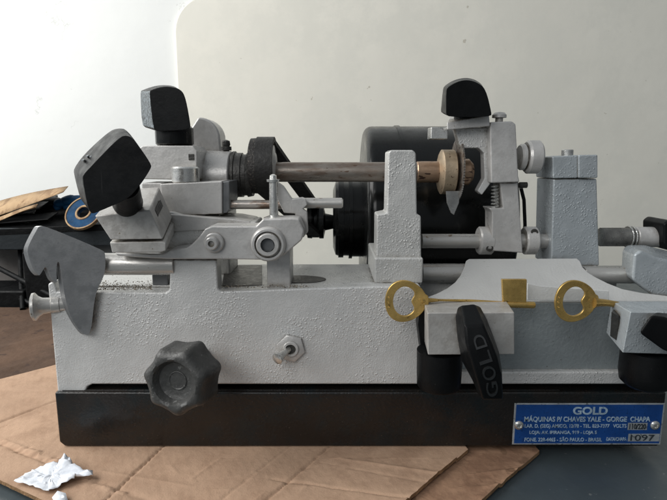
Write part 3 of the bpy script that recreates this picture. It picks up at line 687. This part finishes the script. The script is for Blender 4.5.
# drive belt between the two pulleys
a = P(260, 166, .075); r1_ = 26.2*sc(251,166,.075); c1 = Vector((a.x+.006, .075, a.z)); c2_ = Vector((x2+.0105, my, mz-.004)); r2_ = 14.5*se
bm = NB(); path = []; dv = Vector((0, c2_.y-c1.y, c2_.z-c1.z)); base = math.atan2(dv.z, dv.y); off = math.acos((r1_-r2_)/dv.length)
def pt(c, r, t): return Vector((c.x, c.y+r*math.cos(t), c.z+r*math.sin(t)))
N1 = 30
for i in range(N1+1): path.append(pt(c1, r1_, base+off+(2*PI-2*off)*i/N1))
for k in range(1, 8): path.append(None)
A1 = pt(c1, r1_, base-off); B1 = pt(c2_, r2_, base-off); A2 = pt(c1, r1_, base+off); B2 = pt(c2_, r2_, base+off)
path = [p for p in path if p is not None]+[A1.lerp(B1, k/8) for k in range(1, 8)]
for i in range(N1+1): path.append(pt(c2_, r2_, base-off+(2*off)*i/N1))
path += [B2.lerp(A2, k/8) for k in range(1, 8)]
n = len(path); cen = (c1+c2_)/2; w = .0075; th = .0022; rg = []
for i, p in enumerate(path):
    tt = (path[(i+1) % n]-path[i-1]).normalized(); nr = tt.cross(Vector((1,0,0))).normalized()
    if nr.dot(p-(c1 if (p-c1).length < (p-c2_).length else c2_)) < 0: nr = -nr
    rg.append([bm.verts.new(p+Vector((sx*w,0,0))+nr*sn*th) for sx, sn in ((-1,-1),(1,-1),(1,1),(-1,1))])
for i in range(n):
    a_, b2 = rg[i], rg[(i+1) % n]
    for k in range(4): bm.faces.new((a_[k], a_[(k+1)%4], b2[(k+1)%4], b2[k]))
finish('drive_belt', bm, 'belt', mc)

# ---------- left head
lh = empty('left_head', P(190, 240, .05), parent=mc)
bm = NB(); a = P(199, 178, .075); s = sc(199, 178, .075)
lathe(bm, (a.x, .075, a.z), (1,0,0), [(-.014, 26*s), (0, 27*s), (P(233,178,.075).x-a.x-.001, 26.5*s), (P(233,178,.075).x-a.x, 25*s)], 64); finish('bearing_housing', bm, 'smooth', lh)
bm = NB(); wbox(bm, P(192,220,.07).x, P(231,220,.07).x, .058, .098, ZT-.002, a.z-.012); finish('pedestal', bm, 'castr', lh, bevel=.0015)
bm = NB(); a = P(226.5, 154, .075); s = sc(226, 154, .075)
lathe(bm, (a.x, .075, a.z-.003), (0,0,1), [(0, 4.6*s), (.0045, 4.6*s), (.0046, 3*s), (.006, 3*s), (.0062, 5.2*s), (.0095, 5.2*s), (.0097, 3.4*s), (.0115, 4.2*s), (.0145, 3.6*s), (.0155, 1*s)], 24); finish('oiler', bm, 'cavity', lh)
bm = NB(); pl = [(188,166),(188,132)]+[(198+22*math.sin(t)*1.0, 139-22*math.cos(t)) for t in [PI/2*k/8 for k in range(0, 9)]]+[(221,150),(222,166)]
plate(bm, pl, .085, .112); finish('wheel_guard', bm, 'smooth', lh, bevel=.002, seg=3)
bm = NB(); wbox(bm, P(189,166,.085).x, P(221,166,.085).x, .086, .104, ZT-.003, P(200,165,.085).z); finish('guard_post', bm, 'castr', lh, bevel=.001)
bm = NB(); plate(bm, [(139,148),(143,145.5),(193,145.5),(197,151),(196.5,180),(139,179)], .034, .070); finish('rear_clamp_block', bm, 'smooth', lh, bevel=.0009)
bm = NB(); box(bm, 188.5, 194, 154, 160, .0334, .036); finish('square_hole', bm, 'cavity', lh)
bm = NB(); plate(bm, [(160,184),(222,181),(222,214),(163,216)], .020, .060); finish('slide_block', bm, 'smooth', lh, bevel=.0009)
bm = NB(); plate(bm, [(222.4,181.5),(229.5,181),(229.5,209),(227,213),(222.4,213.5)], .022, .058); finish('end_plate', bm, 'plate', lh, bevel=.0009)
bm = NB(); box(bm, 142, 162, 183, 200, .028, .064); finish('spacer_block', bm, 'smooth', lh, bevel=.0009)
bm = NB(); cylz(bm, 186, 166.5, 183, 13.6, .032, .12, 40); finish('round_cap', bm, 'zinc', lh)
bm = NB(); box(bm, 205, 219, 214.5, 226, .024, .05); finish('lock_screw', bm, 'cavity', lh, bevel=.001)
bm = NB(); plate(bm, [(169,214),(203,217),(234,219),(250,222),(252,228),(172,232)], .012, .055); finish('top_shelf', bm, 'smooth', lh, bevel=.0008)
# back top-left knob
k1 = empty('wing_knob', P(170, 132, .05), parent=mc)
g = wing('grip', k1, [(149,90.5),(158,87.5),(168,86),(181,89),(186,98),(191,127),(187,130.5),(153.5,131.5)], .030, [(140,91),(150,87),(162,84.5),(176,86),(182,94),(187,122),(180,126),(142,128)], .060, bev=.0016)
g.data.materials.append(M['knobwornlit'])
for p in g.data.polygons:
    if p.normal.x < -.75: p.material_index = 1  # worn facet, its colour also lightened as the lit side
bm = NB(); cylz(bm, 175, 126, 146, 18.5, .050); finish('neck', bm, 'enamel', k1)

# ---------- tilted left clamp
tc_ = empty('tilted_clamp', P(140, 250, 0), parent=mc)
bm = NB(); skew(bm, [(94.5,216),(150,210),(163,239.3),(110.5,240)], -.034, [(118,189.5),(159,187),(172.5,217.5),(131,222)], .012); finish('upper_jaw', bm, 'jaw', tc_, bevel=.0009)  # darker jaw paint also carries the shade of these down-facing sides
bm = NB(); skew(bm, [(109.5,242.3),(162.5,241.3),(166,243),(166,251),(160,252.6),(112,253)], -.032, [(126,224),(171,221),(174,223),(174.5,233),(170,238),(128,240)], .012); finish('lower_jaw', bm, 'jaw', tc_, bevel=.0009)
bm = NB(); skew(bm, [(155.2,209.5),(158.0,216),(158.0,217.5),(155.0,211)], -.0235, [(160.5,199.5),(163.3,206),(161.3,207.5),(158.6,201)], -.004); finish('slot', bm, 'cavity', tc_, bevel=.0002)
k0 = empty('wing_knob', P(120, 205, -.03), parent=mc)
front = [(82,176),(92,165),(119,137),(127,135),(134,139),(151.5,164),(151,169),(139,187),(128,199),(112,206),(93,214),(88,210)]
back  = [(73,170),(83,155),(109,131),(118,128),(127,129),(145,155),(145,160),(132,178),(121,189),(104,196),(85,203),(80,199)]
wing('grip', k0, front, -.072, back, -.042, bev=.0036, it=2)
bm = NB(); q = P(127.5, 202, -.032); q2 = P(125, 186, -.056); lathe(bm, q, (q2-q), [(-.004, .0100), (.0, .0104), (.004, .0100), ((q2-q).length, .009)], 32); finish('neck', bm, 'knob', k0)
# small raised marks on the light facet
for (x, y) in ((82.5,160.5),(87,156.5),(90.5,157)):
    bm = NB(); a = P(x, y, -.061); skew(bm, [(x-1.2,y-.8),(x+1.6,y-1.6),(x+1.6,y-.6),(x-1,y+.6)], -.0575, [(x-1,y-1),(x+1.4,y-1.8),(x+1.4,y-.8),(x-.8,y+.2)], -.050); finish('raised_mark', bm, 'tagsilv', k0)

# ---------- left arm casting
la = empty('left_carriage', P(230, 258, .0), parent=mc)
arm = [(114,252),(150,254),(164,253.5),(170,250),(186,248),(192,244),(199,237),(205,229),(212,226),(256,226),(263,219),(292,218),(299,219),(304,231),(302,240),(283,256),(262,260),(214,259.3),(168,259.3),(134,257.5),(117,256)]
bm = NB(); plate(bm, arm, -.010, .012); finish('arm', bm, 'smooth', la, bevel=.0013, seg=3)
bm = NB(); plate(bm, [(157,224),(166,212),(172,212),(203,222),(256,222),(258,250),(157,251)], .0130, .050); finish('body', bm, 'castr', la, bevel=.0013)
bm = NB(); cyly(bm, 213.5, 243, 10, -.0135, -.0095); finish('washer', bm, 'smooth', la)
bm = NB(); a = P(212.5, 243, -.0135); s = sc(212, 243, -.0135)
lathe(bm, a, (0,-1,0), [(0, 6.8*s), (.004, 6.5*s), (.0048, 5.5*s), (.0048, 3.2*s), (.002, 3*s), (.002, .1*s)], 28); finish('hollow_bolt', bm, 'smooth', la)
bm = NB(); a = P(268.5, 244, -.010); s = sc(268, 244, -.010)
lathe(bm, a, (0,-1,0), [(-.001, 18*s), (.003, 17*s), (.0042, 15.5*s), (.0042, 13.5*s), (.0015, 13*s), (.0015, 12*s), (.0052, 11.5*s), (.006, 10.5*s), (.006, 7*s)], 44, capped=False); boss = finish('boss', bm, 'smooth', la)
bm = NB(); lathe(bm, a, (0,-1,0), [(.0062, 7.2*s), (.0022, 7*s), (.0022, .1*s)], 6, capped=False); finish('hex_socket', bm, 'plate', la)
bm = NB(); wbox(bm, P(268,270,.02).x, P(291,270,.02).x, .013, .045, ZT-.002, P(280,250,.013).z); finish('foot', bm, 'smooth', la, bevel=.001)
bm = NB(); cylx(bm, 98, 176, 264, 11, .006, .04, 48); finish('pivot_rod', bm, 'rod', la)
bm = NB(); cylx(bm, 228, 300, 204.5, 4.6, .030, .1); finish('stop_rod', bm, 'steel', la)
bm = NB(); cylx(bm, 302, 343, 203, 5.2, .025, .25); finish('stop_rod_end', bm, 'rod', la)
# vertical pin with link
bm = NB(); a = P(274, 219, .004); s = sc(274, 219, .004); top_z = P(274, 178, .004).z
lathe(bm, a, (0,0,1), [(-.002, 11*s), (.0015, 10*s), (.003, 4.4*s), (top_z-a.z-.003, 4.2*s), (top_z-a.z-.0028, 6.4*s), (top_z-a.z-.001, 6.6*s), (top_z-a.z-.0008, 3.8*s), (top_z-a.z+.002, 3.4*s), (top_z-a.z+.003, 1*s)], 32); finish('latch_pin', bm, 'zinc', la)
bm = NB(); plate(bm, [(270,183),(276,181),(283,186),(292,199),(302,197.5),(306,199),(307,205),(303,209),(307,212),(308,232),(303,238),(296,232),(295,214),(284,213),(278,201),(274,190)], .012, .019); finish('latch_link', bm, 'smooth', la, bevel=.0008)
# large bent lever plate
lv = empty('lever_plate', P(75, 280, -.01), parent=mc)
pf = [(38.5,226.5),(44,225.5),(103,250),(105.5,254),(105.5,274),(95,293),(91.5,330),(88,335),(82,334),(72,320),(66,303),(62,278),(60.5,264),(58,261.5),(56.5,266),(57,283),(52,280),(48,269),(45,267),(39.5,276),(33,270),(27,252),(29,244)]
pb = [(x-4.2 if x < 70 else x-2.2, y) for x, y in pf]
pf, pb = soft2(pf, pb, 2)
bm = NB(); skew(bm, pf, -.006, pb, -.0015)
for f in bm.faces: pass
o = finish('plate', bm, ('plate', 'edge'), lv)
for p in o.data.polygons:
    if abs(p.normal.y) < .6: p.material_index = 1  # light on the edge painted as a paler metal on all side faces
bv = o.modifiers.new('bevel', 'BEVEL'); bv.width = .0007; bv.segments = 3; bv.limit_method = 'ANGLE'; bv.harden_normals = True
bm = NB(); a = P(31.5, 307, -.004); s = sc(31, 307, -.004)
q = Vector((1, .35, .02)).normalized()
lathe(bm, a, q, [(-.0005, 1*s), (0, 11*s), (.001, 13.8*s), (.0028, 14*s), (.005, 10.5*s), (.008, 8.2*s), (.014, 7.6*s), (.0145, 8.4*s), (.020, 8.6*s), (.0205, 7.8*s), (.027, 7.8*s)], 44); finish('spool_handle', bm, 'rod', lv)

# ------------------------------------------------------------------ keys (lie in the clamps)
def key(cx, cy, Y, label, sx=1.0, shank=None, bit=None, tip=None):
    k = empty('brass_key', P(cx, cy, Y), label, 'key'); k['group'] = 'brass keys in the clamps'; s = sc(cx, cy, Y)
    bm = NB(); n = 64; o1 = []; o2 = []; i1 = []; i2 = []
    for i in range(n):
        t = 2*PI*i/n
        x = 21*math.cos(t)*(1 + .05*math.cos(t)); z = 21.5*math.sin(t)*(1-.10*math.cos(t))
        if abs(t) < .35 or abs(t-2*PI) < .35: x += 2.0
        ix = 12.0*math.cos(t)+1.2; iz = 15.0*math.sin(t)*(1-.04*math.cos(t))
        d = min(t, 2*PI-t); ix -= 5.5*math.exp(-(d/.42)**2)
        ix -= 1
        for L_, (u, v, yy) in ((o1,(x,z,0)), (o2,(x,z,.0022)), (i1,(ix,iz,0)), (i2,(ix,iz,.0022))):
            L_.append(bm.verts.new(P(cx, cy, Y)+Vector((u*s, yy, v*s))))
    for i in range(n):
        j = (i+1) % n
        bm.faces.new((o1[i], o1[j], i1[j], i1[i])); bm.faces.new((o2[i], i2[i], i2[j], o2[j])); bm.faces.new((o1[i], o2[i], o2[j], o1[j])); bm.faces.new((i1[i], i1[j], i2[j], i2[i]))
    finish('bow', bm, 'brass', k, bevel=.0006, seg=3)
    for (dx, dz, r) in ((15.5, 1, 2.2), (-16.5, -1, 1.4), (-16.2, 4, 1.2), (-16, -6, 1.2)):
        bm = NB(); a = P(cx, cy, Y)+Vector((dx*s, 0, dz*s)); lathe(bm, a+Vector((0,.0003,0)), (0,-1,0), [(0, r*s), (.0005, r*s*.9), (.0006, r*s*.5), (.0003, .1*s)], 16); finish('stamped_mark', bm, 'brass', k)
    return k
k_a = key(405, 301.5, -.026, 'brass key with big oval bow and square bit lying across the left front clamp')
s = sc(420, 299.5, -.022)
a = P(424, 299.5, -.024); zt_ = P(460, 301.6, -.0165).z
bm = NB(); b_ = P(534, 304.5, -.012)
tube(bm, [P(421,300.5,-.0249), P(440,300.2,-.020), Vector((P(470,300,-.016).x, -.016, zt_+.0006)), Vector((P(505,303,-.014).x, -.014, P(505,304.5,-.014).z)), Vector((b_.x-.001, -.0135, b_.z)), Vector((b_.x, -.0135, b_.z))], [.0024, .0009, .0010, .0024, .0026, .0021], 20); finish('shank', bm, 'brass', k_a)
bm = NB(); plate(bm, [(502,279.5),(527,279.5),(526.5,303),(503,302)], -.0150, -.0120); finish('bit', bm, 'brass', k_a, bevel=.0004)
k_b = key(575, 301.5, -.026, 'brass key with big oval bow held by the right front clamp at the edge')
bm = NB(); tube(bm, [P(593,302.5,-.0249), P(599,302.5,-.024), P(608,303,-.0215), P(618,305,-.020)], [.0042, .0030, .0025, .0025], 20)
finish('shank', bm, 'brass', k_b)

# ------------------------------------------------------------------ light, world, camera
w = bpy.data.worlds.new('World'); S.world = w; w.use_nodes = True
bg = w.node_tree.nodes['Background']; wn, wl = w.node_tree.nodes, w.node_tree.links
wt = wn.new('ShaderNodeTexCoord'); sx_ = wn.new('ShaderNodeSeparateXYZ'); wl.new(wt.outputs['Generated'], sx_.inputs[0])
mr = wn.new('ShaderNodeMapRange'); mr.inputs['From Min'].default_value = .8; mr.inputs['From Max'].default_value = -.8
mr.inputs['To Min'].default_value = .17; mr.inputs['To Max'].default_value = .55; wl.new(sx_.outputs['X'], mr.inputs['Value'])
mz_ = wn.new('ShaderNodeMapRange'); mz_.inputs['From Min'].default_value = -.3; mz_.inputs['From Max'].default_value = .6
mz_.inputs['To Min'].default_value = .45; mz_.inputs['To Max'].default_value = 1.15; wl.new(sx_.outputs['Z'], mz_.inputs['Value'])
mm_ = wn.new('ShaderNodeMath'); mm_.operation = 'MULTIPLY'; wl.new(mr.outputs[0], mm_.inputs[0]); wl.new(mz_.outputs[0], mm_.inputs[1])
bg.inputs['Color'].default_value = (.88, .94, 1.0, 1); wl.new(mm_.outputs[0], bg.inputs['Strength'])
def area(name, loc, tgt, sx, sy, power, col):
    L = bpy.data.lights.new(name, 'AREA'); L.shape = 'RECTANGLE'; L.size = sx; L.size_y = sy; L.energy = power; L.color = col
    o = bpy.data.objects.new(name, L); COL.objects.link(o); o.location = loc
    o.rotation_euler = (Vector(tgt)-Vector(loc)).to_track_quat('-Z', 'Y').to_euler(); return o
area('window_light', (-1.25, -.05, .95), (-.05, .35, .1), 1.1, 1.0, 25, (1.0, .985, .955))
area('room_light', (-.75, -1.35, 1.0), (.0, .1, .1), .9, .7, 9, (1.0, .985, .96))

cam = bpy.data.cameras.new('camera'); co = bpy.data.objects.new('camera', cam); COL.objects.link(co)
co.location = (0, -D, H); co.rotation_euler = (PI/2-PITCH, 0, 0)
cam.sensor_width = 36; cam.lens = 36*F/667; cam.clip_start = .01; cam.clip_end = 50
S.camera = co
S.render.engine = 'CYCLES'
S.view_settings.view_transform = 'Standard'; S.view_settings.look = 'None'; S.view_settings.exposure = 0; S.view_settings.gamma = 1
